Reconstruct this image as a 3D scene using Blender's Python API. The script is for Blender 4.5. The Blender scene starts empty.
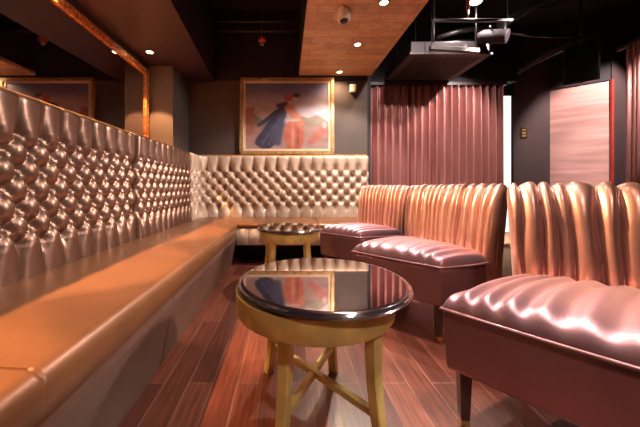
import bpy, math, random
from mathutils import Vector, Matrix
random.seed(7)
C = bpy.context.scene.collection
F, VX, VY, H = 284.0, 286.0, 187.0, 0.85       # focal length in px, vanishing point, eye height

def at(px, py, d):
    "point that is d metres deep in the room, seen at (px, py)"
    return Vector(((px-VX)/F*d, d, H+(VY-py)/F*d))

# ------------------------------------------------------------------ materials
def mat(name, col, rough=.5, metal=0, spec=.5, sheen=0, coat=0, coat_rough=.1, var=.12, vscale=6, bump=0, bscale=40,
        sheen_tint=None, emit=None, estr=0, aniso=0, stretch=(1, 1, 1)):
    m = bpy.data.materials.new(name); m.use_nodes = True
    nt = m.node_tree; p = nt.nodes['Principled BSDF']
    p.inputs['Roughness'].default_value = rough; p.inputs['Metallic'].default_value = metal
    p.inputs['Specular IOR Level'].default_value = spec
    p.inputs['Sheen Weight'].default_value = sheen
    if sheen_tint: p.inputs['Sheen Tint'].default_value = (*sheen_tint, 1)
    p.inputs['Sheen Roughness'].default_value = .35
    p.inputs['Coat Weight'].default_value = coat; p.inputs['Coat Roughness'].default_value = coat_rough
    p.inputs['Anisotropic'].default_value = aniso
    tc = nt.nodes.new('ShaderNodeTexCoord'); mp = nt.nodes.new('ShaderNodeMapping')
    mp.inputs['Scale'].default_value = stretch
    nt.links.new(tc.outputs['Object'], mp.inputs['Vector'])
    n = nt.nodes.new('ShaderNodeTexNoise'); n.inputs['Scale'].default_value = vscale; n.inputs['Detail'].default_value = 5
    nt.links.new(mp.outputs['Vector'], n.inputs['Vector'])
    r = nt.nodes.new('ShaderNodeValToRGB')
    lo = [max(0, c*(1-var*2)) for c in col]; hi = [min(1, c*(1+var*2)) for c in col]
    r.color_ramp.elements[0].position = .3; r.color_ramp.elements[1].position = .7
    r.color_ramp.elements[0].color = (*lo, 1); r.color_ramp.elements[1].color = (*hi, 1)
    nt.links.new(n.outputs['Fac'], r.inputs['Fac']); nt.links.new(r.outputs['Color'], p.inputs['Base Color'])
    if bump:
        n2 = nt.nodes.new('ShaderNodeTexNoise'); n2.inputs['Scale'].default_value = bscale; n2.inputs['Detail'].default_value = 4
        nt.links.new(mp.outputs['Vector'], n2.inputs['Vector'])
        b = nt.nodes.new('ShaderNodeBump'); b.inputs['Strength'].default_value = bump; b.inputs['Distance'].default_value = .01
        nt.links.new(n2.outputs['Fac'], b.inputs['Height']); nt.links.new(b.outputs['Normal'], p.inputs['Normal'])
    if emit:
        p.inputs['Emission Color'].default_value = (*emit, 1); p.inputs['Emission Strength'].default_value = estr
    return m

def planks(name, c1, c2, mortar, rough, length, width, rot, msize=.004, coat=0, streak=(1, 14, 1), sat_noise=.5):
    m = bpy.data.materials.new(name); m.use_nodes = True
    nt = m.node_tree; p = nt.nodes['Principled BSDF']; L = nt.links.new
    tc = nt.nodes.new('ShaderNodeTexCoord'); mp = nt.nodes.new('ShaderNodeMapping'); mp.inputs['Rotation'].default_value = (0, 0, rot)
    L(tc.outputs['Object'], mp.inputs['Vector'])
    b = nt.nodes.new('ShaderNodeTexBrick'); b.inputs['Scale'].default_value = 1
    b.inputs['Brick Width'].default_value = length; b.inputs['Row Height'].default_value = width
    b.inputs['Mortar Size'].default_value = msize; b.inputs['Mortar Smooth'].default_value = .3; b.inputs['Bias'].default_value = 0
    b.offset = .37
    b.inputs['Color1'].default_value = (*c1, 1); b.inputs['Color2'].default_value = (*c2, 1); b.inputs['Mortar'].default_value = (*mortar, 1)
    L(mp.outputs['Vector'], b.inputs['Vector'])
    ms = nt.nodes.new('ShaderNodeMapping'); ms.inputs['Scale'].default_value = streak; L(mp.outputs['Vector'], ms.inputs['Vector'])
    n = nt.nodes.new('ShaderNodeTexNoise'); n.inputs['Scale'].default_value = 5; n.inputs['Detail'].default_value = 8; L(ms.outputs['Vector'], n.inputs['Vector'])
    r = nt.nodes.new('ShaderNodeValToRGB'); r.color_ramp.elements[0].color = (sat_noise,)*3+(1,); r.color_ramp.elements[1].color = (1.25, 1.25, 1.25, 1)
    r.color_ramp.elements[0].position = .3; r.color_ramp.elements[1].position = .7
    L(n.outputs['Fac'], r.inputs['Fac'])
    mx = nt.nodes.new('ShaderNodeMix'); mx.data_type = 'RGBA'; mx.blend_type = 'MULTIPLY'; mx.inputs['Factor'].default_value = 1
    L(b.outputs['Color'], mx.inputs[6]); L(r.outputs['Color'], mx.inputs[7]); L(mx.outputs[2], p.inputs['Base Color'])
    p.inputs['Roughness'].default_value = rough; p.inputs['Coat Weight'].default_value = coat; p.inputs['Coat Roughness'].default_value = .18
    bp = nt.nodes.new('ShaderNodeBump'); bp.inputs['Strength'].default_value = .25; bp.inputs['Distance'].default_value = .004
    L(b.outputs['Fac'], bp.inputs['Height']); bp.invert = True; L(bp.outputs['Normal'], p.inputs['Normal'])
    return m

M = {}
M['vinyl'] = mat('bronze_vinyl', (.225, .135, .10), .35, .85, .6, var=.06, bump=.06, bscale=120)
M['vinyl_lit'] = mat('bronze_vinyl_lit', (.56, .43, .34), .42, .2, .6, var=.05, bump=.05, bscale=120)  # same bronze vinyl, lightened: the stronger light is put into its colour
M['seat_vinyl'] = mat('tan_seat_vinyl', (.20, .083, .034), .38, .2, .5, var=.08, vscale=5, bump=.08, bscale=60)
M['panel_vinyl'] = mat('bronze_front_vinyl', (.15, .085, .065), .38, .3, .5, var=.08, vscale=4, bump=.06)
M['cap_wood'] = mat('honey_wood', (.50, .24, .07), .35, var=.2, vscale=9, stretch=(1, 8, 8), coat=.3)
M['satin'] = mat('mauve_satin', (.33, .18, .205), .43, .8, .6, sheen=.3, sheen_tint=(1, .8, .75), var=.05, bump=.04, bscale=120)
M['satin_back'] = mat('amber_mauve_satin', (.43, .225, .185), .36, .8, .6, sheen=.2, sheen_tint=(1, .8, .7), var=.05, bump=.04, bscale=120)
M['welt'] = mat('plum_satin_piping', (.26, .12, .13), .35, .3, .6, sheen=.3)
M['sofa_leg'] = mat('dark_walnut', (.06, .022, .018), .3, coat=.4)
M['brass'] = mat('brass', (.75, .50, .20), .25, 1, var=.04)
M['gold_paint'] = mat('antique_gold_paint', (.78, .60, .20), .40, .25, .5, var=.1, vscale=12)
M['black_glass'] = mat('black_mirror_glass', (.44, .36, .33), .035, 1, .8, var=0)
M['black_edge'] = mat('black_lacquer', (.02, .012, .015), .12, 0, .8, coat=1, var=0)
M['floor'] = planks('mahogany_planks', (.085, .020, .014), (.21, .060, .033), (.22, .095, .065), .33, .9, .105, math.pi/2, .0035, coat=.3)
M['soffit_wood'] = planks('oak_ceiling_boards', (.46, .25, .12), (.62, .36, .19), (.33, .165, .08), .45, .42, .13, 0, .004, streak=(2, 8, 1), sat_noise=.8)
M['plum_ceiling'] = mat('plum_paint', (.022, .0075, .018), .55, var=.04)
M['black'] = mat('matt_black_paint', (.012, .006, .010), .7, var=.1)
M['taupe'] = mat('taupe_wall_paint', (.060, .043, .040), .75, var=.05, vscale=2)
M['dark_taupe'] = mat('dark_brown_wall_paint', (.062, .036, .036), .75, var=.05, vscale=2)
M['rust_panel'] = mat('rose_plaster', (.55, .30, .27), .5, var=.12, vscale=3, stretch=(.5, .5, 5))
M['curtain'] = mat('rose_velvet', (.30, .125, .115), .36, .5, .5, sheen=.5, sheen_tint=(1, .75, .7), var=.06, stretch=(4, 4, .6))
M['mosaic'] = None
M['mirror'] = mat('smoked_mirror', (.56, .50, .50), .02, 1, var=0)
M['white'] = mat('white_plastic', (.82, .79, .74), .4, var=.02)
M['dark_plastic'] = mat('dark_plastic', (.02, .017, .02), .3, var=.05)
M['steel'] = mat('galvanised_steel', (.42, .38, .36), .4, .8, var=.1)
M['grey_metal'] = mat('grey_painted_metal', (.22, .20, .20), .45, .3, var=.08)
M['black_pipe'] = mat('black_pipe_paint', (.045, .036, .042), .38, .2, var=.1)
M['red'] = mat('red_enamel', (.45, .05, .03), .35)
M['lamp'] = mat('lamp_lens', (1, .9, .75), .4, emit=(1, .80, .52), estr=14, var=0)
M['lamp_white'] = mat('white_lamp_lens', (1, 1, .95), .4, emit=(1, .93, .82), estr=12, var=0)
M['door_glow'] = mat('daylit_doorway', (.9, .95, .88), .5, emit=(.88, 1, .82), estr=.95, var=0)
M['screen'] = mat('black_screen', (.008, .006, .01), .5, 0, .1, var=0)
M['gilt'] = mat('gilt_frame', (.44, .29, .14), .38, .5, var=.15, vscale=20)
M['cream'] = mat('cream_liner', (.66, .50, .36), .6, var=.05)
M['beige'] = mat('beige_leatherette', (.42, .33, .25), .45, var=.05)
M['steel_dark'] = mat('unlit_steel', (.10, .09, .09), .4, .6, var=.1)

def mosaic():
    m = bpy.data.materials.new('copper_mosaic'); m.use_nodes = True
    nt = m.node_tree; p = nt.nodes['Principled BSDF']; L = nt.links.new
    tc = nt.nodes.new('ShaderNodeTexCoord')
    v = nt.nodes.new('ShaderNodeTexVoronoi'); v.inputs['Scale'].default_value = 42
    L(tc.outputs['Object'], v.inputs['Vector'])
    r = nt.nodes.new('ShaderNodeValToRGB')
    r.color_ramp.elements[0].color = (.85, .34, .09, 1); r.color_ramp.elements[1].color = (.28, .07, .02, 1)
    r.color_ramp.elements[0].position = .1; r.color_ramp.elements[1].position = .75
    L(v.outputs['Distance'], r.inputs['Fac']); L(r.outputs['Color'], p.inputs['Base Color'])
    b = nt.nodes.new('ShaderNodeBump'); b.inputs['Strength'].default_value = .6; b.inputs['Distance'].default_value = .006; b.invert = True
    L(v.outputs['Distance'], b.inputs['Height']); L(b.outputs['Normal'], p.inputs['Normal'])
    p.inputs['Roughness'].default_value = .35; p.inputs['Metallic'].default_value = .4
    return m
M['mosaic'] = mosaic()

# ------------------------------------------------------------------ mesh helpers
class MB:
    def __init__(s): s.v = []; s.f = []; s.smooth = []
    def add(s, vs, fs, smooth=False):
        o = len(s.v); s.v += [tuple(v) for v in vs]
        s.f += [tuple(i+o for i in f) for f in fs]; s.smooth += [smooth]*len(fs); return s
    def box(s, lo, hi, bev=0):
        (x0, y0, z0), (x1, y1, z1) = lo, hi
        vs = [(x0,y0,z0),(x1,y0,z0),(x1,y1,z0),(x0,y1,z0),(x0,y0,z1),(x1,y0,z1),(x1,y1,z1),(x0,y1,z1)]
        return s.add(vs, [(0,3,2,1),(4,5,6,7),(0,1,5,4),(1,2,6,5),(2,3,7,6),(3,0,4,7)])
    def rings(s, rings, close=True, cap=True, smooth=True):
        n = len(rings[0]); o = [p for r in rings for p in r]; fs = []
        for i in range(len(rings)-1):
            for j in range(n if close else n-1):
                k = (j+1) % n
                fs.append((i*n+j, i*n+k, (i+1)*n+k, (i+1)*n+j))
        s.add(o, fs, smooth)
        if cap:
            s.add(rings[0], [tuple(reversed(range(n)))]); s.add(rings[-1], [tuple(range(n))])
        return s
    def lathe(s, prof, c=(0,0,0), n=48, smooth=True):
        rs = [[(c[0]+r*math.cos(2*math.pi*j/n), c[1]+r*math.sin(2*math.pi*j/n), c[2]+z) for j in range(n)] for r, z in prof]
        return s.rings(rs, True, True, smooth)
    def tube(s, pts, r, n=10, close=False):
        pts = [Vector(p) for p in pts]; rs = []
        N = len(pts)
        for i, p in enumerate(pts):
            a = pts[(i-1) % N] if (close or i > 0) else p
            b = pts[(i+1) % N] if (close or i < N-1) else p
            t = (b-a).normalized(); up = Vector((0,0,1)) if abs(t.z) < .9 else Vector((0,1,0))
            x = t.cross(up).normalized(); y = x.cross(t)
            rr = r[i] if isinstance(r, (list, tuple)) else r
            rs.append([p+x*rr*math.cos(2*math.pi*j/n)+y*rr*math.sin(2*math.pi*j/n) for j in range(n)])
        if close:
            rs.append(rs[0]); return s.rings(rs, True, False)
        return s.rings(rs)
    def bar(s, a, b, wa, wb, ang=0):
        "square bar between two points, widths wa and wb"
        a, b = Vector(a), Vector(b); t = (b-a).normalized()
        up = Vector((0,0,1)) if abs(t.z) < .8 else Vector((math.cos(ang), math.sin(ang), 0))
        x = t.cross(up).normalized(); y = x.cross(t); rs = []
        for p, w in ((a, wa), (b, wb)):
            h = w/2; c = h*.22
            rs.append([p+x*u+y*v for u, v in ((h-c,-h),(h,-h+c),(h,h-c),(h-c,h),(-h+c,h),(-h,h-c),(-h,-h+c),(-h+c,-h))])
        return s.rings(rs, smooth=False)
    def build(s, name, m, parent=None, bevel=0, loc=None):
        me = bpy.data.meshes.new(name)
        off = Vector(loc) if loc else Vector((0,0,0))
        me.from_pydata([tuple(Vector(v)-off) for v in s.v], [], s.f); me.validate()
        if len(me.polygons) == len(s.smooth): me.polygons.foreach_set('use_smooth', s.smooth)
        me.update()
        import bmesh
        bm = bmesh.new(); bm.from_mesh(me)
        bmesh.ops.remove_doubles(bm, verts=bm.verts, dist=1e-6); bmesh.ops.recalc_face_normals(bm, faces=bm.faces); bm.to_mesh(me); bm.free()
        o = bpy.data.objects.new(name, me); C.objects.link(o); me.materials.append(m)
        if parent:
            o.parent = parent; o.location = off - parent.location
        else: o.location = off
        if bevel:
            b = o.modifiers.new('bevel', 'BEVEL'); b.width = bevel; b.segments = 3; b.limit_method = 'ANGLE'; b.angle_limit = math.radians(40)
            for p in me.polygons: p.use_smooth = True
            me.set_sharp_from_angle(angle=math.radians(50))
        return o

def tag(o, label=None, cat=None, group=None, kind=None):
    if label: o['label'] = label
    if cat: o['category'] = cat
    if group: o['group'] = group
    if kind: o['kind'] = kind
    return o
def thing(name, loc, label, cat, group=None):
    o = bpy.data.objects.new(name, None); C.objects.link(o); o.location = loc; o.empty_display_size = .1
    return tag(o, label, cat, group)
def struct(name, mb, m, label=None, bevel=0):
    o = mb.build(name, m, None, bevel); o['kind'] = 'structure'
    if label: o['label'] = label
    return o
def box(lo, hi): return MB().box(lo, hi)

# ------------------------------------------------------------------ room shell
WL, WB = -1.62, 3.87          # left wall plane, back wall plane
struct('floor', box((-2.2, -2.6, -.1), (6.2, 6.2, 0)), M['floor'], 'mahogany plank floor')
struct('ceiling', box((-2.2, -2.6, 3.25), (6.2, 6.2, 3.35)), M['black'], 'black open ceiling')
struct('wall_left', box((WL-.15, -2.6, 0), (WL, WB+.15, 3.25)), M['dark_taupe'])
struct('wall_back', box((WL-.15, WB, 0), (1.11, WB+.15, 2.30)), M['taupe'], 'taupe back wall behind the painting')
struct('trim_1', box((WL, WB-.02, 2.30), (1.11, WB+.15, 3.25)), M['black'], 'black bulkhead above the back wall')
# corner pier, its lower face lit by the downlight
struct('wall_corner', box((WL, 3.33, 1.0), (-1.325, WB, 2.27)), M['taupe'], 'taupe corner pier beside the mirror')
#struct('trim_2', box((WL, 3.318, 1.2), (-1.325, 3.33, at(160,113,3.33).z)), M['cap_wood'], 'lamplit lower face of the corner pier, as a facing')
# left plum soffit: right edge slightly skewed
sv = [(WL,-2.6,2.27),(-.60,-2.6,2.27),(-.975,3.85,2.27),(WL,3.85,2.27)]
struct('trim_3', MB().add(sv+[(x,y,3.25) for x,y,z in sv], [(0,3,2,1),(4,5,6,7),(0,1,5,4),(1,2,6,5),(2,3,7,6),(3,0,4,7)]), M['plum_ceiling'], 'plum painted soffit over the long banquette')
# wood soffit
SW0, SW1, SWH = .175, 1.155, 2.36
struct('trim_4', box((SW0, -2.6, SWH), (SW1, WB-.022, SWH+.04)), M['soffit_wood'], 'oak boarded ceiling soffit')
struct('trim_5', MB().box((SW0, -2.6, SWH+.04), (SW0+.05, WB-.022, 3.25)).box((SW1-.05, -2.6, SWH+.04), (SW1, WB-.022, 3.25)), M['black'], 'black cheeks of the oak soffit')
# right part of the room
struct('wall_right', box((6.0, -2.6, 0), (6.2, 6.2, 3.25)), M['black'])
struct('wall_rear', box((-1.77, -2.75, 0), (6.2, -2.6, 3.25)), M['dark_taupe'])
struct('wall_far', box((1.11, 4.95, 0), (6.2, 5.1, 3.25)), M['black'])
struct('wall_return', box((1.11, WB+.15, 0), (1.20, 4.95, 3.25)), M['black'])
struct('wall_switch', box((at(513,0,4.35).x, 4.35, 0), (at(550,0,4.35).x, 4.39, 3.25)), M['dark_taupe'], 'dark brown wall beside the lit doorway')
# angled rose panel wall
def vbox(pts, z0, z1):
    n = len(pts)
    return MB().add([(x,y,z0) for x,y in pts]+[(x,y,z1) for x,y in pts],
        [tuple(reversed(range(n))), tuple(range(n,2*n))]+[(i,(i+1)%n,n+(i+1)%n,n+i) for i in range(n)])
pa, pb = at(549,0,4.36), at(612,0,3.92)
struct('wall_panel', vbox([(pa.x,pa.y),(pb.x,pb.y),(pb.x+.1,pb.y+.1),(pa.x+.1,pa.y+.1)], 0, 2.33), M['rust_panel'], 'rose plaster wall panel lit from above')
struct('trim_6', vbox([(pa.x-.01,pa.y-.01),(pb.x-.01,pb.y-.01),(pb.x+.1,pb.y+.1),(pa.x+.1,pa.y+.1)], 2.33, 3.25), M['black'], 'black bulkhead over the rose panel')
struct('trim_9', MB().bar((pb.x-.012, pb.y-.012, 0), (pb.x-.012, pb.y-.012, 2.33), .03, .03), mat('red_lit_edge', (.42, .05, .035), .4), 'strip standing for the red-lit edge of the rose panel')  # red light on the panel edge, put into the strip's colour
pc, pd = at(612,0,3.9), at(640,0,3.9)
struct('wall_column', vbox([(pc.x,pc.y),(pd.x+.5,pd.y),(pd.x+.5,pd.y+.3),(pc.x+.05,pc.y+.3)], 0, 3.25), M['dark_taupe'], 'dark column beside the rose panel')
# lit doorway slit right of the curtain
d0, d1 = at(502,0,4.6), at(515,0,4.6)
dr = thing('door_1', (d0.x, 4.6, 0), None, None); del_keys = None
dr['kind'] = 'structure'; dr['label'] = 'bright doorway slit right of the curtain'
box((d0.x-.05, 4.6, 0), (d1.x+.1, 4.63, at(0,96,4.6).z)).build('opening', M['door_glow'], dr)
box((d0.x-.05, 4.58, at(0,96,4.6).z), (d1.x+.1, 4.63, at(0,96,4.6).z+.08)).build('lintel', M['dark_taupe'], dr)

# ------------------------------------------------------------------ tufted banquettes
def tuft(s, t, w, z0, z1, rows, dz, depth, ex=.5, br=.022, bd=.45):
    """puff height of deep-buttoned upholstery: s along, t height; button rows between z0 and z1"""
    zb = z0; zt = z0+dz*(rows-1)
    if t > zt or t < zb:
        edge = zt if t > zt else zb
        lim = z1-zt if t > zt else zb-z1
        par = (rows-1) % 2 if t > zt else 0
        x = (s/w + .5*par)
        g = abs(math.sin(math.pi*x)); q = abs(t-edge)
        d = math.hypot((x-round(x))*w, q*.55)
        b = math.exp(-(d/br)**2)
        e2 = ex+(.16-ex)*min(1, q/.13)
        return depth*g**e2 - depth*bd*b
    r = (t-zb)/dz
    a = s/w + r/2; c = s/w - r/2
    sa, sc = abs(math.sin(math.pi*a)), abs(math.sin(math.pi*c))
    h = (sa*sc)**ex
    # distance to nearest button
    best = 9
    for k in (math.floor(r), math.floor(r)+1):
        o = .5*(k % 2)
        x = s/w + o; dx = (x-round(x))*w; dd = math.hypot(dx, (r-k)*dz); best = min(best, dd)
    b = math.exp(-(best/br)**2)
    return depth*h - depth*bd*b

def pathfn(pts, rad=.14, n=8):
    "polyline with one rounded corner list -> arclength sampler returning (x,y,nx,ny)"
    P = [Vector(p) for p in pts]; out = [P[0]]
    for i in range(1, len(P)-1):
        a = (P[i-1]-P[i]).normalized(); b = (P[i+1]-P[i]).normalized()
        p0 = P[i]+a*rad; p1 = P[i]+b*rad
        for k in range(n+1):
            u = k/n; out.append(p0*(1-u)**2+P[i]*2*u*(1-u)+p1*u*u)
    out.append(P[-1])
    L = [0]
    for i in range(1, len(out)): L.append(L[-1]+(out[i]-out[i-1]).length)
    return out, L
def sample(path, s):
    out, L = path; s = max(0, min(L[-1]-1e-6, s)); i = 0
    lo, hi = 0, len(L)-1
    while hi-lo > 1:
        m = (lo+hi)//2
        if L[m] <= s: lo = m
        else: hi = m
    u = (s-L[lo])/(L[hi]-L[lo]); p = out[lo].lerp(out[hi], u)
    def tang(k):
        a = out[max(0,k-1)]; b = out[min(len(out)-1,k+1)]; return (b-a).normalized()
    t = tang(lo).lerp(tang(hi), u).normalized()
    return p, Vector((t.y, -t.x))     # normal to the right of travel

ZS, ZT = .44, 1.262          # seat height at back, top of the back
def backrest(name, pts, w, rows, zb, dz, m, parent, s_off=0, thick=.11, lean=.01, rad=.14, depth=.034, res=.0105, edge=.02, label=None, style=(.45,.022,.38)):
    path = pathfn(pts, rad); Ltot = path[1][-1]
    ns = int(Ltot/res); nt = int((ZT-ZS+.06)/.0105)
    vs = []; fs = []
    z_lo = ZS-.06
    for i in range(ns+1):
        s = Ltot*i/ns
        p, n = sample(path, s)
        e = min(s, Ltot-s); ef = min(1, e/edge); ef = math.sqrt(max(0, 1-(1-ef)**2))
        row = []
        for j in range(nt+1):
            t = z_lo+(ZT-z_lo)*j/nt
            h = tuft(s+s_off, t, w, zb, ZT if t > zb else ZS-.1, rows, dz, depth, *style)*(.25+.75*ef) - .012*(1-ef)
            et = min(1, (ZT-t)/.03); et = math.sqrt(max(0, 1-(1-et)**2)); h = h*(.2+.8*et) - .022*(1-et)
            l = -lean*(t-ZS)/(ZT-ZS)
            q = p+n*(h+l); row.append((q.x, q.y, t))
        q = p-n*(thick); row.append((q.x, q.y, ZT)); row.append((q.x, q.y, z_lo))
        vs.append(row)
    mb = MB(); n = nt+3
    flat = [v for r in vs for v in r]
    for i in range(ns):
        for j in range(n):
            k = (j+1) % n
            fs.append((i*n+j, (i+1)*n+j, (i+1)*n+k, i*n+k))
    mb.add(flat, fs, True)
    mb.add(vs[0], [tuple(range(n))]); mb.add(vs[-1], [tuple(reversed(range(n)))])
    o = mb.build(name, m, parent)
    o.data.set_sharp_from_angle(angle=math.radians(75))
    if label: o['label'] = label
    return o

XB, ZBK = -1.14, 3.73         # front of left back, front of rear back
XF, ZFR = -.525, 3.07         # front of left seat, front of rear seat
lb = thing('banquette', (XB, 1.5, 0), 'long bronze deep-buttoned banquette bench along the left mirror wall', 'banquette')
S0 = -.55
zb0 = .60; dz0 = .081
backrest('backrest', [(XB-.02, S0), (XB-.02, 2.135)], .118, 7, zb0, dz0, M['vinyl'], lb, rad=.01, depth=.042)
backrest('backrest', [(XB+.004, 2.145), (XB+.004, 3.33)], .118, 7, zb0, dz0, M['vinyl'], lb, rad=.01, s_off=.06, depth=.040, edge=.04, thick=.135)
def seat_profile(xb, xf, top, bot, r=.045, crown=.012):
    pr = [(xb, top-.10), (xb, top-.015), (xb+(xf-xb)*.02, top)]
    for k in range(1, 10):
        u = k/10; pr.append((xb+(xf-xb)*u*.93, top+crown*math.sin(math.pi*u)))
    sg = 1 if xf > xb else -1
    for k in range(0, 9):
        a = math.pi/2*(1-k/8); pr.append((xf-sg*r+sg*r*math.cos(a), top-r+r*math.sin(a)))
    pr += [(xf-sg*.004, bot+.01), (xf-sg*.015, bot), (xb, bot)]
    return pr
# left seat: segments of upholstery with a seam every ~1.2 m, mitred into the corner
pr = seat_profile(XB-.06, XF, .452, .33)
ys = [S0, 1.0, 2.2, None]
def seat_run(prof, a, b, axis, mitre=None, seams=()):
    mb = MB(); st = [a]
    for sm in seams: st += [sm-.012, sm-.004, sm, sm+.004, sm+.012]
    st.append(b); rs = []
    for y in st:
        dip = .007 if any(abs(y-sm) < .001 for sm in seams) else 0
        ring = []
        for (x, z) in prof:
            yy = y
            if mitre and y == b: yy = mitre(x)
            ring.append((x, yy, z-dip*(1 if z > .36 else 0)) if axis == 'y' else (yy, x, z-dip*(1 if z > .36 else 0)))
        rs.append(ring)
    mb.rings(rs, True, True); return mb
mit = lambda x: ZFR+(XF-x)/(XF-(XB-.06))*(ZBK+.05-ZFR)          # corner mitre line, left run
o = seat_run(pr, S0, ZFR, 'y', mit, (.62, 1.86)).build('seat', M['seat_vinyl'], lb); o.data.set_sharp_from_angle(angle=math.radians(60)); o['label'] = 'tan padded seat'
# front panel (slightly raked), with vertical seams
def front_panel(pts_top, pts_bot, zt, zb, seams, thick=.03):
    pass
fp = MB(); xs_t, xs_b = XF-.012, -.595
st = [S0]
for sm in (.45, 1.35, 2.05, 2.6): st += [sm-.008, sm, sm+.008]
st += [ZFR+.02]
rs = []
for y in st:
    d = .005 if any(abs(y-sm) < 1e-4 for sm in (.45, 1.35, 2.05, 2.6)) else 0
    rs.append([(xs_t-d, y, .335), (xs_t+.004-d, y, .30), (xs_b+(xs_t-xs_b)*.5-d, y, .16), (xs_b-d, y, .0), (xs_b-.25, y, 0), (xs_b-.25, y, .335)])
fp.rings(rs, True, True, smooth=False).build('front_panel', M['panel_vinyl'], lb)
box((XB-.06, S0, 0), (xs_b-.26, ZBK-.02, .325)).build('carcass', M['black'], lb)
MB().box((XB-.125-.05, S0, ZT-.05), (XB-.085, 3.30, ZT+.022)).build('top_rail', M['cap_wood'], lb, bevel=.006)['label'] = 'thin honey wood top rail'
# ledge behind the left back
struct('trim_7', box((WL, S0, 0), (XB-.18, 3.318, ZT+.012)), M['cap_wood'], 'wooden ledge between banquette and mirror wall')

rb = thing('banquette', (.2, ZBK, 0), 'brightly lit bronze deep-buttoned banquette under the painting on the back wall', 'banquette')
backrest('backrest', [(XB+.004, 3.335), (XB+.004, ZBK+.02), (1.09, ZBK+.02)], .153, 7, zb0, dz0, M['vinyl_lit'], rb, rad=.22, depth=.054, thick=.10, s_off=.03, style=(.22,.036,.95))
pr2 = seat_profile(ZBK+.05, ZFR, .452, .395, r=.028)
mit2 = lambda y: XF+(ZFR-y)/(ZFR-(ZBK+.05))*((XB-.06)-XF)
o = seat_run(pr2, 1.06, XF, 'x', mit2, (.35,)).build('seat', M['seat_vinyl'], rb); o.data.set_sharp_from_angle(angle=math.radians(60)); o['label'] = 'tan padded seat'
mb = MB(); st = [XF-.01]
for k in range(0, 14): st += [XF+.05+k*.115]
rs = []
for i, x in enumerate(st):
    pass
# vertical channelled front panel of the rear run
N = 220; rs = []
for i in range(N+1):
    x = XF-.01 + (1.06-XF)*i/N; d = .010*abs(math.sin(math.pi*(x-XF)/.115))**.6
    rs.append([(x, ZFR+.012-d, .398), (x, ZFR+.012-d, .23), (x, ZFR+.02, .215), (x, ZFR+.05, .215), (x, ZFR+.05, .398)])
MB().rings(rs).build('front_panel', M['vinyl_lit'], rb)
box((XF-.1, 3.48, 0), (1.05, ZBK+.05, .393)).build('plinth', M['black'], rb)
MB().box((XB-.125-.05, 3.305, ZT-.05), (XB-.085, ZBK+.135, ZT+.022)).box((XB-.085, ZBK+.09, ZT-.05), (1.09, ZBK+.135, ZT+.022)).build('top_rail', M['cap_wood'], rb, bevel=.006)['label'] = 'thin honey wood top rail'

# ------------------------------------------------------------------ mirror on the left wall
mt = thing('wall_mirror', (WL, 1.5, 1.27), 'large smoked wall mirror in a copper mosaic frame over the long banquette', 'mirror')
mz0, mz1, my0, my1, fw = 1.276, 2.20, -2.0, 3.30, .07
box((WL+.004, my0+fw, mz0+fw), (WL+.012, my1-fw, mz1-fw)).build('mirror_glass', M['mirror'], mt)
fr = MB()
fr.box((WL+.001, my0, mz1-fw), (WL+.03, my1, mz1)).box((WL+.001, my0, mz0), (WL+.03, my1, mz0+fw))
fr.box((WL+.001, my1-fw, mz0+fw), (WL+.03, my1, mz1-fw)).box((WL+.001, my0, mz0+fw), (WL+.03, my0+fw, mz1-fw))
fr.build('mirror_frame', M['mosaic'], mt, bevel=.004)

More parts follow.
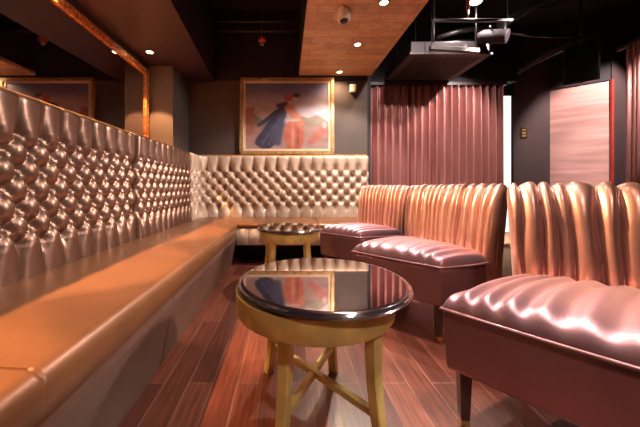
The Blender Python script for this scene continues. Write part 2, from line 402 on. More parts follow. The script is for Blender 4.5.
# ------------------------------------------------------------------ painting
def sm(a, b, x):
    t = max(0, min(1, (x-a)/(b-a))); return t*t*(3-2*t)
def mixc(a, b, t): return [a[i]*(1-t)+b[i]*t for i in range(3)]
def ell(u, v, cu, cv, ru, rv, soft=.25, rot=0):
    du, dv = u-cu, v-cv; c, s = math.cos(rot), math.sin(rot); a, b = (du*c+dv*s)/ru, (-du*s+dv*c)/rv
    return 1-sm(1-soft, 1+soft, math.hypot(a, b))
def seg(u, v, a, b, ra, rb, soft=.015):
    au, av = a; bu, bv = b; du, dv = bu-au, bv-av; t = max(0, min(1, ((u-au)*du+(v-av)*dv)/(du*du+dv*dv)))
    d = math.hypot(u-au-du*t, v-av-dv*t) - (ra+(rb-ra)*t); return 1-sm(-soft, soft, d)
def art(u, v):
    n = math.sin(u*37+math.sin(v*23)*2)*.5+math.sin(v*41+u*19)*.5
    c = mixc((.62, .42, .34), (.19, .17, .25), sm(.45, 1.0, v+.02*n))                  # dusk sky
    c = mixc(c, (.66, .50, .44), .5*ell(u, v, .30, .70, .35, .10, .8))
    c = mixc(c, (.58, .42, .42), .6*ell(u, v, .85, .60, .22, .12, .8))
    hill = .46+.05*math.sin(u*9+1)+.03*math.sin(u*23)
    c = mixc(c, (.26, .19, .11), sm(hill+.02, hill-.02, v))
    c = mixc(c, (.40, .22, .15), sm(.38, .32, v+.02*n))                                  # terrace wall
    c = mixc(c, (.45, .27, .20), sm(.13, .08, v+.015*n))
    c = mixc(c, (.42, .16, .10), (1-sm(.09, .12, u))*sm(.20, .24, v)*(1-sm(.62, .66, v)))  # brick pier
    # a cloaked figure leaning to a companion in a long red gown
    c = mixc(c, (.055, .05, .075), seg(u, v, (.24, .12), (.45, .60), .12, .06)); c = mixc(c, (.055, .05, .075), seg(u, v, (.16, .10), (.40, .40), .05, .06))
    for q_ in (.2, .28, .36): c = mixc(c, (.14, .12, .16), .7*seg(u, v, (q_, .08), (.43, .50), .012, .008, .02))
    c = mixc(c, (.09, .08, .11), seg(u, v, (.38, .10), (.45, .50), .05, .04, .03))
    c = mixc(c, (.06, .05, .08), seg(u, v, (.16, .36), (.38, .56), .02, .04))
    c = mixc(c, (.09, .05, .05), seg(u, v, (.40, .66), (.50, .70), .035, .03))
    c = mixc(c, (.55, .14, .07), ell(u, v, .585, .20, .12, .26, .12))
    c = mixc(c, (.60, .20, .10), seg(u, v, (.53, .62), (.66, .40), .06, .05))
    c = mixc(c, (.62, .26, .15), ell(u, v, .57, .18, .02, .2, .7)); c = mixc(c, (.36, .08, .05), ell(u, v, .63, .15, .015, .18, .7))
    c = mixc(c, (.62, .42, .30), seg(u, v, (.50, .44), (.64, .44), .022, .018))
    c = mixc(c, (.66, .42, .30), ell(u, v, .60, .76, .030, .048, .2))
    c = mixc(c, (.08, .04, .03), ell(u, v, .615, .82, .045, .035, .3))
    c = mixc(c, (.62, .40, .28), ell(u, v, .53, .72, .028, .042, .2))
    c = mixc(c, (.58, .12, .06), ell(u, v, .515, .78, .052, .052, .25))
    c = mixc(c, (.50, .15, .10), seg(u, v, (.80, .12), (.95, .30), .05, .06)); c = mixc(c, (.58, .36, .26), ell(u, v, .955, .36, .03, .05, .3))
    k = 1+.10*n
    return [max(0, x*k*.78*w_) for x, w_ in zip(c, (.85, .95, 1.25))]
px0, px1 = at(240.5,0,WB).x, at(333.5,0,WB).x; pz0, pz1 = at(0,155.5,WB).z-.0, at(0,78.5,WB).z
pz0 = max(pz0, ZT+.03)
pt = thing('framed_painting', ((px0+px1)/2, WB, pz0), 'gilt framed painting of a couple in a dusk landscape on the back wall', 'painting')
def ring_frame(x0, x1, z0, z1, w, y0, y1):
    return MB().box((x0,y0,z0),(x1,y1,z0+w)).box((x0,y0,z1-w),(x1,y1,z1)).box((x0,y0,z0+w),(x0+w,y1,z1-w)).box((x1-w,y0,z0+w),(x1,y1,z1-w))
ring_frame(px0, px1, pz0, pz1, .045, WB-.045, WB-.001).build('frame', M['gilt'], pt, bevel=.008)
ring_frame(px0+.045, px1-.045, pz0+.045, pz1-.045, .028, WB-.030, WB-.001).build('liner', M['cream'], pt)
cx0, cx1, cz0, cz1 = px0+.073, px1-.073, pz0+.073, pz1-.073
NU, NV = 150, 120
vs = [(cx0+(cx1-cx0)*i/NU, WB-.020, cz0+(cz1-cz0)*j/NV) for i in range(NU+1) for j in range(NV+1)]
fs = [(i*(NV+1)+j, (i+1)*(NV+1)+j, (i+1)*(NV+1)+j+1, i*(NV+1)+j+1) for i in range(NU) for j in range(NV)]
me = bpy.data.meshes.new('canvas'); o = bpy.data.objects.new('canvas', me); C.objects.link(o)
me.from_pydata([(x-pt.location.x, y-pt.location.y, z-pt.location.z) for x, y, z in vs], [], fs); o.parent = pt
ca = me.color_attributes.new('pigment', 'FLOAT_COLOR', 'POINT')
for i in range(NU+1):
    for j in range(NV+1):
        ca.data[i*(NV+1)+j].color = (*art(i/NU, j/NV), 1)
m = bpy.data.materials.new('oil_paint'); m.use_nodes = True; nt = m.node_tree
a = nt.nodes.new('ShaderNodeVertexColor'); a.layer_name = 'pigment'; nt.links.new(a.outputs['Color'], nt.nodes['Principled BSDF'].inputs['Base Color'])
nt.nodes['Principled BSDF'].inputs['Roughness'].default_value = .4
me.materials.append(m)
sd = o.modifiers.new('thickness', 'SOLIDIFY'); sd.thickness = .012; sd.offset = -1

# ------------------------------------------------------------------ cocktail tables
def cocktail_table(ctop, cfr, r_top, r_ap, legs, label, h=.5):
    t = thing('cocktail_table', (cfr[0], cfr[1], 0), label, 'table', 'round gold cocktail tables')
    e = .025
    prof = [(r_top-.02, h-e), (r_top-.006, h-e+.003), (r_top, h-e+.012), (r_top, h-.014), (r_top-.004, h-.005), (r_top-.012, h-.0015), (r_top-.020, h-.001)]
    MB().lathe(prof, (ctop[0], ctop[1], 0), 96).build('tabletop', M['black_edge'], t)
    g = MB().lathe([(r_top-.021, h-.004), (r_top-.021, h), (r_top-.022, h+.0004)], (ctop[0], ctop[1], 0), 96, False).build('mirror_inlay', M['black_glass'], t)
    g['label'] = 'dark mirrored inlay'
    n = 96; rs = []
    for r, z in ((r_ap-.022, h-e-.002), (r_ap, h-e-.002), (r_ap, h-e-.072), (r_ap-.004, h-e-.078), (r_ap-.022, h-e-.078), (r_ap-.022, h-e-.002)):
        rs.append([(cfr[0]+r*math.cos(2*math.pi*j/n), cfr[1]+r*math.sin(2*math.pi*j/n), z) for j in range(n)])
    o = MB().rings(rs, True, False).build('apron', M['gold_paint'], t); o.data.set_sharp_from_angle(angle=math.radians(40))
    feet = []
    for (x, y) in legs:
        d = Vector((x-cfr[0], y-cfr[1])); dn = d.normalized(); ang = math.atan2(dn.y, dn.x)
        rs = []; tn = Vector((-dn.y, dn.x))
        for z, off, w in ((h-e-.003, -.010, .046), (.36, -.010, .043), (.24, -.006, .040), (.12, .008, .038), (.05, .022, .037), (0, .034, .038)):
            p = Vector((x, y))+dn*off; hw = w/2; c = hw*.25
            rs.append([(*(p+dn*a_+tn*b_), z) for a_, b_ in ((hw-c,-hw),(hw,-hw+c),(hw,hw-c),(hw-c,hw),(-hw+c,hw),(-hw,hw-c),(-hw,-hw+c),(-hw+c,-hw))])
        o = MB().rings(rs).build('leg', M['gold_paint'], t); o.data.set_sharp_from_angle(angle=math.radians(35))
        feet.append((x+dn.x*.004, y+dn.y*.004))
    zs = .135
    MB().bar((*feet[0], zs), (*feet[2], zs), .024, .024).build('stretcher', M['gold_paint'], t)
    MB().bar((*feet[1], zs-.004), (*feet[3], zs-.004), .024, .024).build('stretcher', M['gold_paint'], t)
    return t
cocktail_table((.140, 1.098), (.105, 1.090), .322, .293,
    [(-.058, 1.285), (-.006, .888), (.283, .895), (.205, 1.285)],
    'nearest round gold cocktail table with dark mirrored top, in front of the sofas')
c2 = (.03, 2.50)
cocktail_table(c2, c2, .285, .262, [(c2[0]+.235*math.cos(a), c2[1]+.235*math.sin(a)) for a in [math.radians(q) for q in (148, 232, 308, 40)]],
    'farther small round gold cocktail table in the banquette corner')

# ------------------------------------------------------------------ sofas
def sofa(name, FL, FR, BL, BR, label, npl, seed, zseam=.415, zbot=.205, ztop=.845, crown=.045, nrip=7, rip=.017):
    """armless sofa; FL/FR front corners, BL/BR where the back meets the seat"""
    rnd = random.Random(seed)
    FL, FR, BL, BR = map(Vector, (FL, FR, BL, BR))
    cen = (FL+FR+BL+BR)/4
    t = thing(name, (cen.x, cen.y, 0), label, 'sofa', 'pleated mauve satin sofas')
    def q(u, v):      # u across 0..1, v front->back 0..1
        return (FL*(1-u)+FR*u)*(1-v)+(BL*(1-u)+BR*u)*v
    def squircle(a, b, k=.16):     # a,b in -1..1
        return a*math.sqrt(1-k*b*b/1.0*.5), b*math.sqrt(1-k*a*a*.5)
    def pt(a, b, sc=1.0):
        x, y = squircle(a, b); return q(.5+.5*x*sc, .5+.5*y*sc)
    # outline ring (perimeter)
    K = 26
    per = []
    for i in range(K): per.append((-1+2*i/K, -1))
    for i in range(K): per.append((1, -1+2*i/K))
    for i in range(K): per.append((1-2*i/K, 1))
    for i in range(K): per.append((-1, 1-2*i/K))
    vext = 1.10
    def outl(sc, z, back=0): 
        r = []
        for a, b in per:
            p = pt(a, b, sc)
            r.append((p.x, p.y, z))
        return r
    # base
    rs = [outl(.93, zbot), outl(.955, zbot+.004), outl(.965, zbot+.02), outl(.985, zseam-.03), outl(.975, zseam-.006), outl(.95, zseam)]
    o = MB().rings(rs).build('base', M['satin'], t); o.data.set_sharp_from_angle(angle=math.radians(70))
    # cushion
    NX, NY = 120, 56; mb = MB(); vs = []
    phs = [rnd.uniform(-.5, .5) for _ in range(6)]
    def ripple(u, v):
        s = u*nrip + .35*math.sin(2.2*u*math.pi+phs[0]) + .25*(v-.5)+.12*math.sin(v*4+phs[1])
        return rip*(.5+.5*math.cos(2*math.pi*s))*(.75+.25*math.sin(u*9+phs[2]))
    for i in range(NX+1):
        for j in range(NY+1):
            a, b = -1+2*i/NX, -1+2*j/NY
            p = pt(a, b, 1.0)
            ea, eb = 1-abs(a), 1-abs(b)
            roll = min(1, ea/.16), min(1, eb/.24)
            rr = math.sqrt(max(0,1-(1-roll[0])**2))*math.sqrt(max(0,1-(1-roll[1])**2))
            z = zseam+.006 + .042*rr + crown*(1-a*a)*(1-b*b*.8)*.9 + ripple(.5+.5*a, .5+.5*b)*min(1, rr*1.3)
            vs.append((p.x, p.y, z))
    fs = [(i*(NY+1)+j, (i+1)*(NY+1)+j, (i+1)*(NY+1)+j+1, i*(NY+1)+j+1) for i in range(NX) for j in range(NY)]
    mb.add(vs, fs, True)
    bvs = [(x, y, zseam-.002) for x, y, z in vs]; mb.add(bvs, [tuple(reversed(f)) for f in fs], True)
    edge = [i*(NY+1) for i in range(NX+1)]+[NX*(NY+1)+j for j in range(1,NY+1)]+[i*(NY+1)+NY for i in range(NX-1,-1,-1)]+[j for j in range(NY-1,0,-1)]
    E = [vs[i] for i in edge]; Bq = [bvs[i] for i in edge]
    mb.rings([Bq, E], True, False)
    mb.build('seat_cushion', M['satin'], t)
    MB().tube([(x, y, z) for x, y, z in outl(1.003, zseam+.001)], .0065, 8, True).build('piping', M['welt'], t)
    # pleated back
    ax = (BR-BL); W = ax.length; ax.normalize(); nd = Vector((-ax.y, ax.x))
    if nd.dot(cen-BL) > 0: nd = -nd          # points away from the seat (rearwards)
    prof = [(-.005,.36),(-.004,.44),(.004,.52),(.016,.60),(.030,.68),(.042,.75),(.052,.795),(.066,.826),(.088,.842),(.112,.840),(.134,.822),(.146,.79),(.147,.74),(.138,.62),(.128,.45),(.12,zbot+.02)]
    prof = [(d, z if z < .5 else .5+(z-.5)*(ztop-.5)/(.842-.5)) for d, z in prof]
    # resample smoothly
    fine = []
    for i in range(len(prof)-1):
        for k in range(4):
            u = k/4; p0 = prof[max(0,i-1)]; p1 = prof[i]; p2 = prof[i+1]; p3 = prof[min(len(prof)-1,i+2)]
            fine.append(tuple(.5*(2*p1[c]+(p2[c]-p0[c])*u+(2*p0[c]-5*p1[c]+4*p2[c]-p3[c])*u*u+(3*p1[c]-p0[c]-3*p2[c]+p3[c])*u**3) for c in (0,1)))
    fine.append(prof[-1])
    wts = [rnd.uniform(.6, 1.35) for _ in range(npl)]; tot = sum(wts); bd = [0]
    for w_ in wts: bd.append(bd[-1]+w_/tot)
    amp = [rnd.uniform(.75, 1.15) for _ in range(npl)]; wob = [rnd.uniform(-1, 1) for _ in range(npl+1)]
    NS = npl*16; rings = []
    for i in range(NS+1):
        s = i/NS
        ring = []
        ef = min(1, min(s, 1-s)*W/.05); er = math.sqrt(max(0, 1-(1-ef)**2))
        for j, (d, z) in enumerate(fine):
            tt = j/(len(fine)-1)
            hz = max(0, min(1, (z-.4)/.45))
            sx = s + .006*math.sin(z*13+2*math.pi*s*2)*(1 if .02 < s < .98 else 0)
            k = 0
            while k < npl-1 and sx > bd[k+1]: k += 1
            x = (sx-bd[k])/(bd[k+1]-bd[k]); x = max(0, min(1, x))
            skew = x**(1+.5*wob[k]*(.3+.7*hz)) if wob[k] > 0 else 1-(1-x)**(1-.5*wob[k]*(.3+.7*hz))
            b = math.sqrt(max(0, math.sin(math.pi*skew)))
            fade = 1 if tt < .62 else max(.25, 1-(tt-.62)*4)
            hgt = .042*amp[k]*b*fade*(1-.35*max(0,min(1,(tt-.30)/.15)))*(.65+.35*math.sin(min(1,hz*1.15)*math.pi*.5))
            # profile normal
            j0, j1 = max(0,j-1), min(len(fine)-1, j+1)
            td, tz = fine[j1][0]-fine[j0][0], fine[j1][1]-fine[j0][1]; l = math.hypot(td, tz)
            nd_, nz_ = -tz/l, td/l
            mid = .07
            dd = mid+(d-mid)*(.35+.65*er) + nd_*hgt; zz = z*(1) + nz_*hgt - .02*(1-er)*(1 if z > .6 else 0)
            flare = 1+.07*hz
            # gentle crescent of the back
            bow = .03*(1-(2*s-1)**2)
            p = (BL+BR)/2 + ax*((s-.5)*W*flare*1.0) + nd*(dd+bow)
            ring.append((p.x, p.y, zz))
        rings.append(ring)
    o = MB().rings(rings, True, True).build('backrest', M['satin_back'], t)
    # rear rail that carries the back, and legs
    for a, b in ((-.86, -.80), (.86, -.80), (-.86, .86), (.86, .86)):
        p = pt(a, b); lp = []
        c2 = cen; 
        leg = MB().rings([[(p.x+w*math.cos(k*math.pi/2+.6), p.y+w*math.sin(k*math.pi/2+.6), z) for k in range(4)] for z, w in ((zbot+.004, .028), (.035, .020))], smooth=False).build('leg', M['sofa_leg'], t)
        f = MB().rings([[(p.x+w*math.cos(k*math.pi/2+.6), p.y+w*math.sin(k*math.pi/2+.6), z) for k in range(4)] for z, w in ((.035, .0215), (0, .0185))], smooth=False)
        fo = f.build('ferrule', M['brass'], t); fo.parent = leg; fo.location = (0,0,0)
        fo.location = Vector((0,0,0))
        fo['label'] = 'brass ferrule'
    return t
sofa('sofa', (.535, 1.02), (1.02, .475), (1.01, 1.255), (1.57, .86), 'nearest mauve satin sofa at the right edge, cut off by the frame', 12, 3, nrip=10, rip=.020)
sofa('sofa', (.43, 1.92), (.83, 1.51), (.93, 2.23), (1.17, 1.62), 'middle mauve satin sofa, second from the front, facing the near table', 14, 11, nrip=8, rip=.014)
sofa('sofa', (.305, 2.73), (.63, 2.42), (.735, 2.92), (1.06, 2.54), 'farthest mauve satin sofa, next to the back wall banquette', 13, 23, nrip=8, rip=.014)

# ------------------------------------------------------------------ curtains
def curtain(x0, y0, x1, y1, z0, z1, nf, amp, name, label, seed):
    rnd = random.Random(seed); NS = nf*14; A = Vector((x0,y0)); B = Vector((x1,y1)); ax = (B-A); W = ax.length; ax.normalize(); nn = Vector((-ax.y, ax.x))
    ph = [rnd.uniform(-.6,.6) for _ in range(nf+2)]; am = [rnd.uniform(.7,1.2) for _ in range(nf+2)]
    zs = [z0+(z1-z0)*k/14 for k in range(15)]
    fr, bk = [], []
    for i in range(NS+1):
        s = i/NS; k = int(s*nf); f = s*nf-k
        a = am[k]*(1-f)+am[k+1]*f; p_ = ph[k]*(1-f)+ph[k+1]*f
        rf, rk = [], []
        for z in zs:
            hz = (z-z0)/(z1-z0)
            d = amp*a*(math.sin(2*math.pi*s*nf+p_*(1-hz*.6))+.25*math.sin(4*math.pi*s*nf+p_*2)) * (1-.25*hz)
            p = A+ax*(s*W)+nn*d; rf.append((p.x,p.y,z)); p2 = p+nn*.006; rk.append((p2.x,p2.y,z))
        fr.append(rf+rk[::-1])
    o = MB().rings(fr, True, True).build(name, M['curtain'])
    o.data.set_sharp_from_angle(angle=math.radians(80))
    return tag(o, label, 'curtain')
ZC = 4.2
curtain(at(364,0,ZC).x, ZC, at(503,0,ZC).x, ZC, .02, at(0,86,ZC).z, 19, .040, 'curtain', 'wide pleated rose curtain right of the painting wall', 5)
tk = box((at(364,0,ZC).x, ZC-.05, at(0,86,ZC).z), (at(503,0,ZC).x+.02, ZC+.05, at(0,86,ZC).z+.05)); tag(tk.build('curtain_track', M['black_pipe']), 'black ceiling track holding the wide rose curtain', 'curtain track')
struct('trim_8', box((1.115, ZC-.06, at(0,86,ZC).z+.05), (at(514,0,ZC).x, ZC+.06, 3.25)), M['black'], 'black bulkhead above the curtain track')
qa, qb = at(626,0,3.2), at(660,0,2.75)
curtain(qa.x, qa.y, qb.x, qb.y, .02, at(0,48,3.15).z, 6, .035, 'curtain', 'rose curtain at the right edge, partly out of frame', 9)
tag(MB().bar((qa.x-.05, qa.y+.03, at(0,48,3.15).z+.02), (qb.x+.05, qb.y-.03, at(0,48,3.15).z+.02), .04, .04).build('curtain_track', M['black_pipe']), 'short black track over the curtain at the right edge', 'curtain track')

# ------------------------------------------------------------------ small fittings
def spot(loc, target, power, col, size=.04, ang=120, blend=.6):
    l = bpy.data.lights.new('spot_lamp', 'SPOT'); l.energy = power; l.color = col; l.shadow_soft_size = size; l.spot_size = math.radians(ang); l.spot_blend = blend
    o = bpy.data.objects.new('spot_lamp', l); C.objects.link(o); o.location = loc
    o.rotation_euler = (Vector(target)-Vector(loc)).to_track_quat('-Z', 'Y').to_euler(); return o
def downlight(x, y, z, label, group, r=.042):
    t = thing('downlight', (x, y, z), label, 'ceiling light', group)
    n = 32; rs = []
    for rr, zz in ((r*.72, z-.001), (r*.78, z-.008), (r, z-.007), (r*1.02, z-.0005), (r*.72, z-.0005)):
        rs.append([(x+rr*math.cos(2*math.pi*j/n), y+rr*math.sin(2*math.pi*j/n), zz) for j in range(n)])
    MB().rings(rs, True, False).build('bezel', M['steel'], t)
    MB().lathe([(r*.72, z-.0055), (r*.72, z-.001)], (x, y, 0), n).build('lens', M['lamp'], t)
    return t
ORANGE = (1, .50, .20); WARM = (1, .66, .38); SOFT = (1, .76, .58)
LX = -1.43
for k, y in enumerate((2.98, 1.95, .95, -.05)):
    downlight(LX, y, 2.27, 'downlight in the plum soffit near the corner pier' if k == 0 else 'downlight in the plum soffit, out of frame overhead', 'plum soffit downlights')
    spot((LX-.07, y, 2.255), (LX-.04, y, 0), 175, ORANGE, .02, 68, .12)
# added lamps, unseen in the plum soffit, that light the sofa backs orange
for k, (x, y, tx, ty, tz, pw, ang) in enumerate(((-.90, 2.05, 1.27, 1.0, .70, 720, 24), (-.85, 1.0, 1.12, 1.9, .70, 600, 18), (-.90, 1.5, .95, 2.9, .68, 520, 17))):
    downlight(x, y, 2.27, 'added unseen downlight in the plum soffit turned to the sofas, out of frame overhead', 'added sofa back lamps')
    spot((x, y, 2.25), (tx, ty, tz), pw, (1, .56, .28), .02, ang, .5)
RL = [(.80, 2.32, 'oak soffit downlight nearest the camera, at the top edge'), (.755, 3.0, 'oak soffit downlight in the middle of the row'),
      (.70, 3.72, 'oak soffit downlight closest to the painting')]
for x, y, lab in RL: downlight(x, y, SWH, lab, 'oak soffit downlights')
for y in (1.45, .55, -.5): downlight(.82, y, SWH, 'assumed downlight in the oak soffit, out of frame overhead', 'oak soffit downlights')  # rearmost one added behind the camera to light table apron and sofa fronts
PALE = (1, .84, .72)
for (x, y, nar, wide) in ((.80, 2.32, 130, 10), (.755, 3.0, 100, 115), (.82, 1.45, 150, 8), (.82, .55, 110, 8), (.82, -.5, 20, 60)):
    spot((x, y, 2.34), (x-.14, y-.05, 0), nar, PALE, .09, 48, .4)
    spot((x, y, 2.342), (x-.25, y+.15, 0), wide, PALE, .025, 128, .3)
spot((.70, 3.72, 2.34), (.68, 3.74, 0), 24, WARM, .03, 150, 1)

# wall sensor, ceiling camera, red sounder
p = at(352.5, 89, WB)
w = thing('wall_sensor', (p.x, WB, p.z), 'small white wall sensor right of the painting', 'sensor')
box((p.x-.042, WB-.055, p.z-.055), (p.x+.038, WB-.001, p.z+.05)).build('housing', M['white'], w, bevel=.01)
box((p.x+.002, WB-.058, p.z-.04), (p.x+.026, WB-.053, p.z+.03)).build('window', M['cream'], w)
p = at(344, 0, 2.5); y0 = 2.5
yc = (SWH-H)*F/(VY-10); p = at(344, 10, yc)
cm = thing('security_camera', (p.x, yc, SWH), 'white security camera under the oak soffit', 'camera')
MB().lathe([(.052, SWH+.002), (.055, SWH-.01), (.055, SWH-.085), (.05, SWH-.09)], (p.x, yc, 0), 32).build('housing', M['white'], cm).data.set_sharp_from_angle(angle=math.radians(40))
MB().lathe([(.036, SWH-.089), (.034, SWH-.098), (.024, SWH-.108), (.010, SWH-.112)], (p.x, yc, 0), 32).build('lens', M['dark_plastic'], cm)
# black void between the soffits: pipes and a red sounder
yp = 3.5
a, b = at(205, 31, yp), at(306, 31, yp)
tag(MB().tube([(-.84, yp, a.z), (SW0-.002, yp, b.z)], .016).build('ceiling_pipe', M['black_pipe']), 'lower thin black pipe crossing the void left of the oak soffit', 'pipe', )
a = at(205, 22, yp-.1)
tag(MB().tube([(-.84, yp-.1, a.z), (SW0-.002, yp-.1, a.z+.01)], .011).build('ceiling_pipe', M['black_pipe']), 'upper thin black pipe crossing the void left of the oak soffit', 'pipe')
p = at(262, 42, 3.42)
rd = thing('ceiling_sounder', (p.x, 3.42, p.z), 'small red sounder hanging in the black void before the painting', 'alarm')
MB().lathe([(.012, p.z+.05), (.045, p.z+.045), (.048, p.z+.02), (.030, p.z-.01)], (p.x, 3.42, 0), 24).build('body', M['red'], rd)
MB().lathe([(.026, p.z-.009), (.022, p.z-.035), (.008, p.z-.042)], (p.x, 3.42, 0), 24).build('cap', M['steel'], rd)
MB().tube([(p.x, 3.42, p.z+.045), (p.x, 3.42, 3.25)], .008).build('stem', M['black_pipe'], rd)

# black ceiling services over the curtain
ac = thing('air_conditioner', (1.93, 3.7, 2.40), 'dark ceiling air conditioner cassette in front of the rose curtain', 'air conditioner')
x0, x1, y0, y1, zz = 1.46, 2.38, 3.32, 4.08, 2.395
box((x0, y0, zz+.02), (x1, y1, zz+.16)).build('casing', M['black_pipe'], ac, bevel=.01)
ring = MB().box((x0-.02,y0-.02,zz),(x1+.02,y0+.06,zz+.02)).box((x0-.02,y1-.06,zz),(x1+.02,y1+.02,zz+.02)).box((x0-.02,y0+.06,zz),(x0+.06,y1-.06,zz+.02)).box((x1-.06,y0+.06,zz),(x1+.02,y1-.06,zz+.02))
ring.build('fascia', M['steel_dark'], ac)
gr = MB()
for k in range(14):
    xx = x0+.08+k*(x1-x0-.16)/13
    gr.box((xx-.012, y0+.06, zz+.004), (xx+.012, y1-.06, zz+.016))
gr.build('grille', M['steel_dark'], ac)
for sx in (x0+.1, x1-.1):
    for sy in (y0+.1, y1-.1): MB().tube([(sx, sy, zz+.15), (sx, sy, 3.25)], .006, 8).build('hanger', M['black_pipe'], ac)
lp = [at(430,48,3.25), at(478,51,3.25)]
ct = thing('cable_tray', (lp[0]+lp[1])/2, 'short bare metal tray end in front of the air conditioner', 'tray')
MB().bar(lp[0], lp[1], .05, .05).build('tray', M['steel_dark'], ct)
for q_ in lp: MB().tube([q_+Vector((.02 if q_ is lp[0] else -.02, 0, .01)), Vector((q_.x+(.02 if q_ is lp[0] else -.02), q_.y, 3.25))], .006, 8).build('hanger', M['steel_dark'], ct)
zs = 3.1
st = thing('strut_rail', at(468,20,zs), 'horizontal steel strut rail hung over the air conditioner', 'rail')
MB().bar(at(433,20.5,zs), at(512,20.5,zs), .030, .030).build('rail', M['steel_dark'], st)
MB().tube([at(434,20,zs), Vector((at(434,20,zs).x, zs, 3.25))], .007, 8).build('hanger', M['black_pipe'], st)
MB().tube([at(508,20,zs), Vector((at(508,20,zs).x, zs, 3.25))], .007, 8).build('hanger', M['black_pipe'], st)
MB().tube([at(434,21,zs), at(434,42,zs)], .008, 8).build('drop_rod', M['steel_dark'], st)
MB().tube([at(505,21,zs), at(505,42,zs)], .010, 8).build('drop_rod', M['steel_dark'], st)
p = at(468, 0, 3.05)
sp = thing('sprinkler_drop', (p.x, 3.05, 3.25), 'red sprinkler drop pipe beside the bright ceiling lamp', 'sprinkler')
MB().tube([(p.x, 3.05, 3.25), (p.x, 3.05, at(0,10,3.05).z)], .018, 12).build('pipe', M['red'], sp)
MB().tube([(p.x, 3.05, at(0,10,3.05).z), (p.x, 3.05, at(0,17.5,3.05).z)], [.011, .007], 10).build('head', M['steel'], sp)
# flexible ducts / pipes
def pipe(pts, r, m, label, name='ceiling_pipe', n=14): return tag(MB().tube(pts, r, n).build(name, m), label, 'pipe')
pipe([at(500,26,3.3), at(548,-4,3.3), at(580,-24,3.3)], .045, M['steel_dark'], 'fat diagonal grey duct rising right of the strut rail', 'ceiling_duct')
pipe([at(520,9,3.6), at(548,8,3.6), at(575,-8,3.6)], .018, M['black_pipe'], 'slim black pipe beside the fat diagonal duct')
pipe([at(436,38,3.5), at(460,31,3.5), at(490,27,3.5)], .028, M['steel_dark'], 'sagging grey hose above the cable tray', 'ceiling_hose')
pipe([at(436,42,3.6), at(470,41,3.6), at(492,44,3.6)], .018, M['black_pipe'], 'thin black hose just above the cable tray', 'ceiling_hose')
pipe([at(508,33,3.4), at(530,36,3.4), at(592,38,3.4)], .012, M['steel_dark'], 'thin steel conduit running toward the hanging screen')
pipe([at(514,73,4.25), at(548,54,3.9), at(570,44,3.8), at(630,12,3.4)], .055, M['black_pipe'], 'long black duct slanting up behind the hanging screen', 'ceiling_duct', 18)
# track spotlight
p = at(492, 36, 3.2)
tl = thing('stage_spotlight', p, 'black stage spotlight hanging under the steel strut rail', 'spotlight')
MB().tube([at(492,24.5,3.1)+Vector((0,.03,0)), p+Vector((0,0,.05))], .010, 8).build('bracket', M['black_pipe'], tl)
MB().tube([p+Vector((-.10,.10,.03)), p+Vector((-.06,.06,.02)), p+Vector((.09,-.09,-.05)), p+Vector((.10,-.10,-.055))], [.05,.075,.075,.068], 24).build('housing', M['black'], tl)
# bright lamp at the ceiling
p = at(476, 1, 3.15)
for k, (x, y, tx, ty, tz, pw) in enumerate(((1.55, 1.7, 1.45, 4.2, 1.2, 160), (3.0, 2.2, 2.2, 4.2, 1.3, 460), (3.1, .9, -1.15, 1.6, .95, 400), (3.1, 2.2, -1.15, 3.0, .95, 200), (2.6, 1.9, 3.85, 3.0, 1.6, 110))):  # added unseen spots that brighten the curtains and the tufted back
    zl = 2.45 if k > 1 else 3.0
    hs = thing('stage_spotlight', (x, y, zl), 'added unseen spotlight up in the dark ceiling, out of frame', 'spotlight', 'added ceiling spotlights out of frame')
    dv = (Vector((tx,ty,tz))-Vector((x,y,zl))).normalized(); b0 = Vector((x,y,zl))
    MB().tube([b0-dv*.22, b0-dv*.05], [.05, .06], 20).build('housing', M['dark_plastic'], hs)
    MB().tube([b0-dv*.14, Vector(((b0-dv*.14).x, (b0-dv*.14).y, 3.25))], .01, 8).build('bracket', M['black_pipe'], hs)
    spot(b0-dv*.03, (tx,ty,tz), pw, (1, .82, .74), .10 if k > 1 else .04, 36 if k > 1 else 50, .5)
bl = thing('ceiling_lamp', (p.x, 3.15, 3.25), 'bright white ceiling lamp at the top edge over the curtain', 'ceiling light')
MB().tube([(p.x, 3.15, p.z+.05), (p.x, 3.15, 3.25)], .012, 8).build('stem', M['black_pipe'], bl)
MB().lathe([(.02, p.z+.055), (.06, p.z+.05), (.07, p.z+.01), (.066, p.z)], (p.x, 3.15, 0), 32).build('shade', M['dark_plastic'], bl)
MB().lathe([(.060, p.z+.002), (.052, p.z-.018), (.03, p.z-.03), (.008, p.z-.034)], (p.x, 3.15, 0), 32).build('bulb', M['lamp_white'], bl)
spot((p.x, 3.15, p.z-.05), (1.9, 3.3, 0), 45, (1, .84, .76), .05, 150, .5)
# hanging screen
s0, s1 = at(563,0,3.75), at(600,0,3.5)
zb_, zt_ = at(0,86,3.75).z, at(0,42,3.6).z
mo = thing('hanging_screen', ((s0.x+s1.x)/2, 3.62, zb_), 'black screen hanging from the ceiling above the rose panel', 'screen')
ax = Vector((s1.x-s0.x, s1.y-s0.y, 0)).normalized(); nn = Vector((ax.y, -ax.x, 0))
def obox(a, b, z0, z1, th):
    pts = [(a.x,a.y),(b.x,b.y),(b.x-nn.x*th,b.y-nn.y*th),(a.x-nn.x*th,a.y-nn.y*th)]; return vbox(pts, z0, z1)
obox(s0, s1, zb_, zt_, .05).build('casing', M['dark_plastic'], mo, bevel=.006)
a_, b_ = s0+ax*.02+nn*.003, s1-ax*.02+nn*.003
obox(a_, b_, zb_+.03, zt_-.02, .004).build('display', M['screen'], mo)
mid = (s0+s1)/2-nn*.03
MB().tube([(mid.x, mid.y, zt_-.1), (mid.x, mid.y, 3.25)], .02).build('mount', M['black_pipe'], mo)
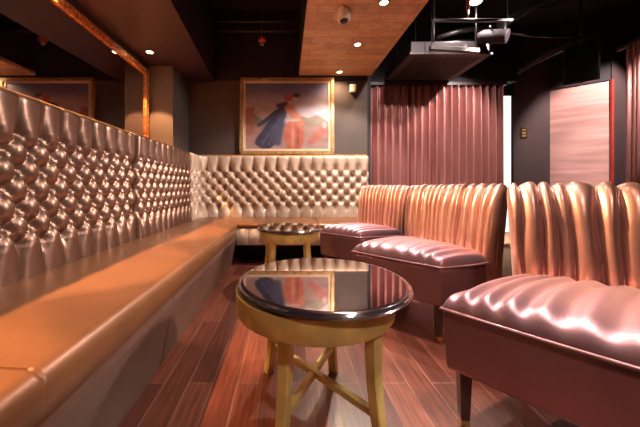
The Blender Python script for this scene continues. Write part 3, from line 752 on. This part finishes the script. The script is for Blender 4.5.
MB().lathe([(.012, zb_-.018), (.012, zb_+.001)], (mid.x, mid.y, 0), 16).build('sensor', M['white'], mo)
# added unseen spotlamp that brightens the rose panel
q_ = (s0+s1)/2
spot((4.2, 3.0, 3.08), (4.3, 4.1, 1.6), 220, (1, .82, .76), .04, 54, .6)
fx = thing('stage_spotlight', (4.2, 3.0, 3.1), 'added unseen spotlight aimed at the rose panel, up in the dark ceiling', 'spotlight')
MB().tube([(4.18, 2.90, 3.2), (4.2, 2.985, 3.09)], [.05, .06], 20).build('housing', M['dark_plastic'], fx)
MB().tube([(4.18, 2.9, 3.19), (4.18, 2.9, 3.25)], .01, 8).build('bracket', M['black_pipe'], fx)
# switch plate
p = at(523.5, 133, 4.35)
swp = thing('switch_plate', (p.x, 4.35, p.z), 'small brass switch plate on the dark wall beside the doorway', 'switch')
box((p.x-.055, 4.342, p.z-.085), (p.x+.055, 4.349, p.z+.085)).build('plate', M['brass'], swp, bevel=.002)
for k in range(3): box((p.x-.03, 4.338, p.z-.06+k*.045), (p.x+.03, 4.343, p.z-.03+k*.045)).build('rocker', M['gilt'], swp)
# beige ottoman glimpsed between two sofas
oc = (2.05, 2.62)
ot = thing('ottoman', (*oc, 0), 'beige round ottoman glimpsed in the gap between the near and middle sofas', 'ottoman')
MB().lathe([(.25, .02), (.27, .04), (.27, .33), (.26, .345)], (*oc, 0), 48).build('body', M['beige'], ot)
MB().lathe([(.26, .345), (.275, .355), (.275, .38), (.255, .405), (.15, .415), (.01, .417)], (*oc, 0), 48).build('cushion', M['beige'], ot)
MB().lathe([(.22, 0), (.23, .02)], (*oc, 0), 48).build('foot', M['black'], ot)

# ------------------------------------------------------------------ world, camera
wd = bpy.data.worlds.new('world'); bpy.context.scene.world = wd; wd.use_nodes = True
wd.node_tree.nodes['Background'].inputs['Color'].default_value = (.05, .022, .035, 1)
wd.node_tree.nodes['Background'].inputs['Strength'].default_value = .6
cam = bpy.data.cameras.new('camera'); co = bpy.data.objects.new('camera', cam); C.objects.link(co)
co.location = (0, 0, H); co.rotation_euler = (math.pi/2, 0, 0)
cam.sensor_width = 36; cam.lens = F/640*36; cam.shift_x = (320-VX)/640; cam.shift_y = -(213.5-VY)/640; cam.clip_start = .02
sc = bpy.context.scene; sc.camera = co
sc.view_settings.view_transform = 'Standard'; sc.view_settings.look = 'None'; sc.view_settings.gamma = 1; sc.view_settings.use_curve_mapping = False
sc.view_settings.exposure = 0.75
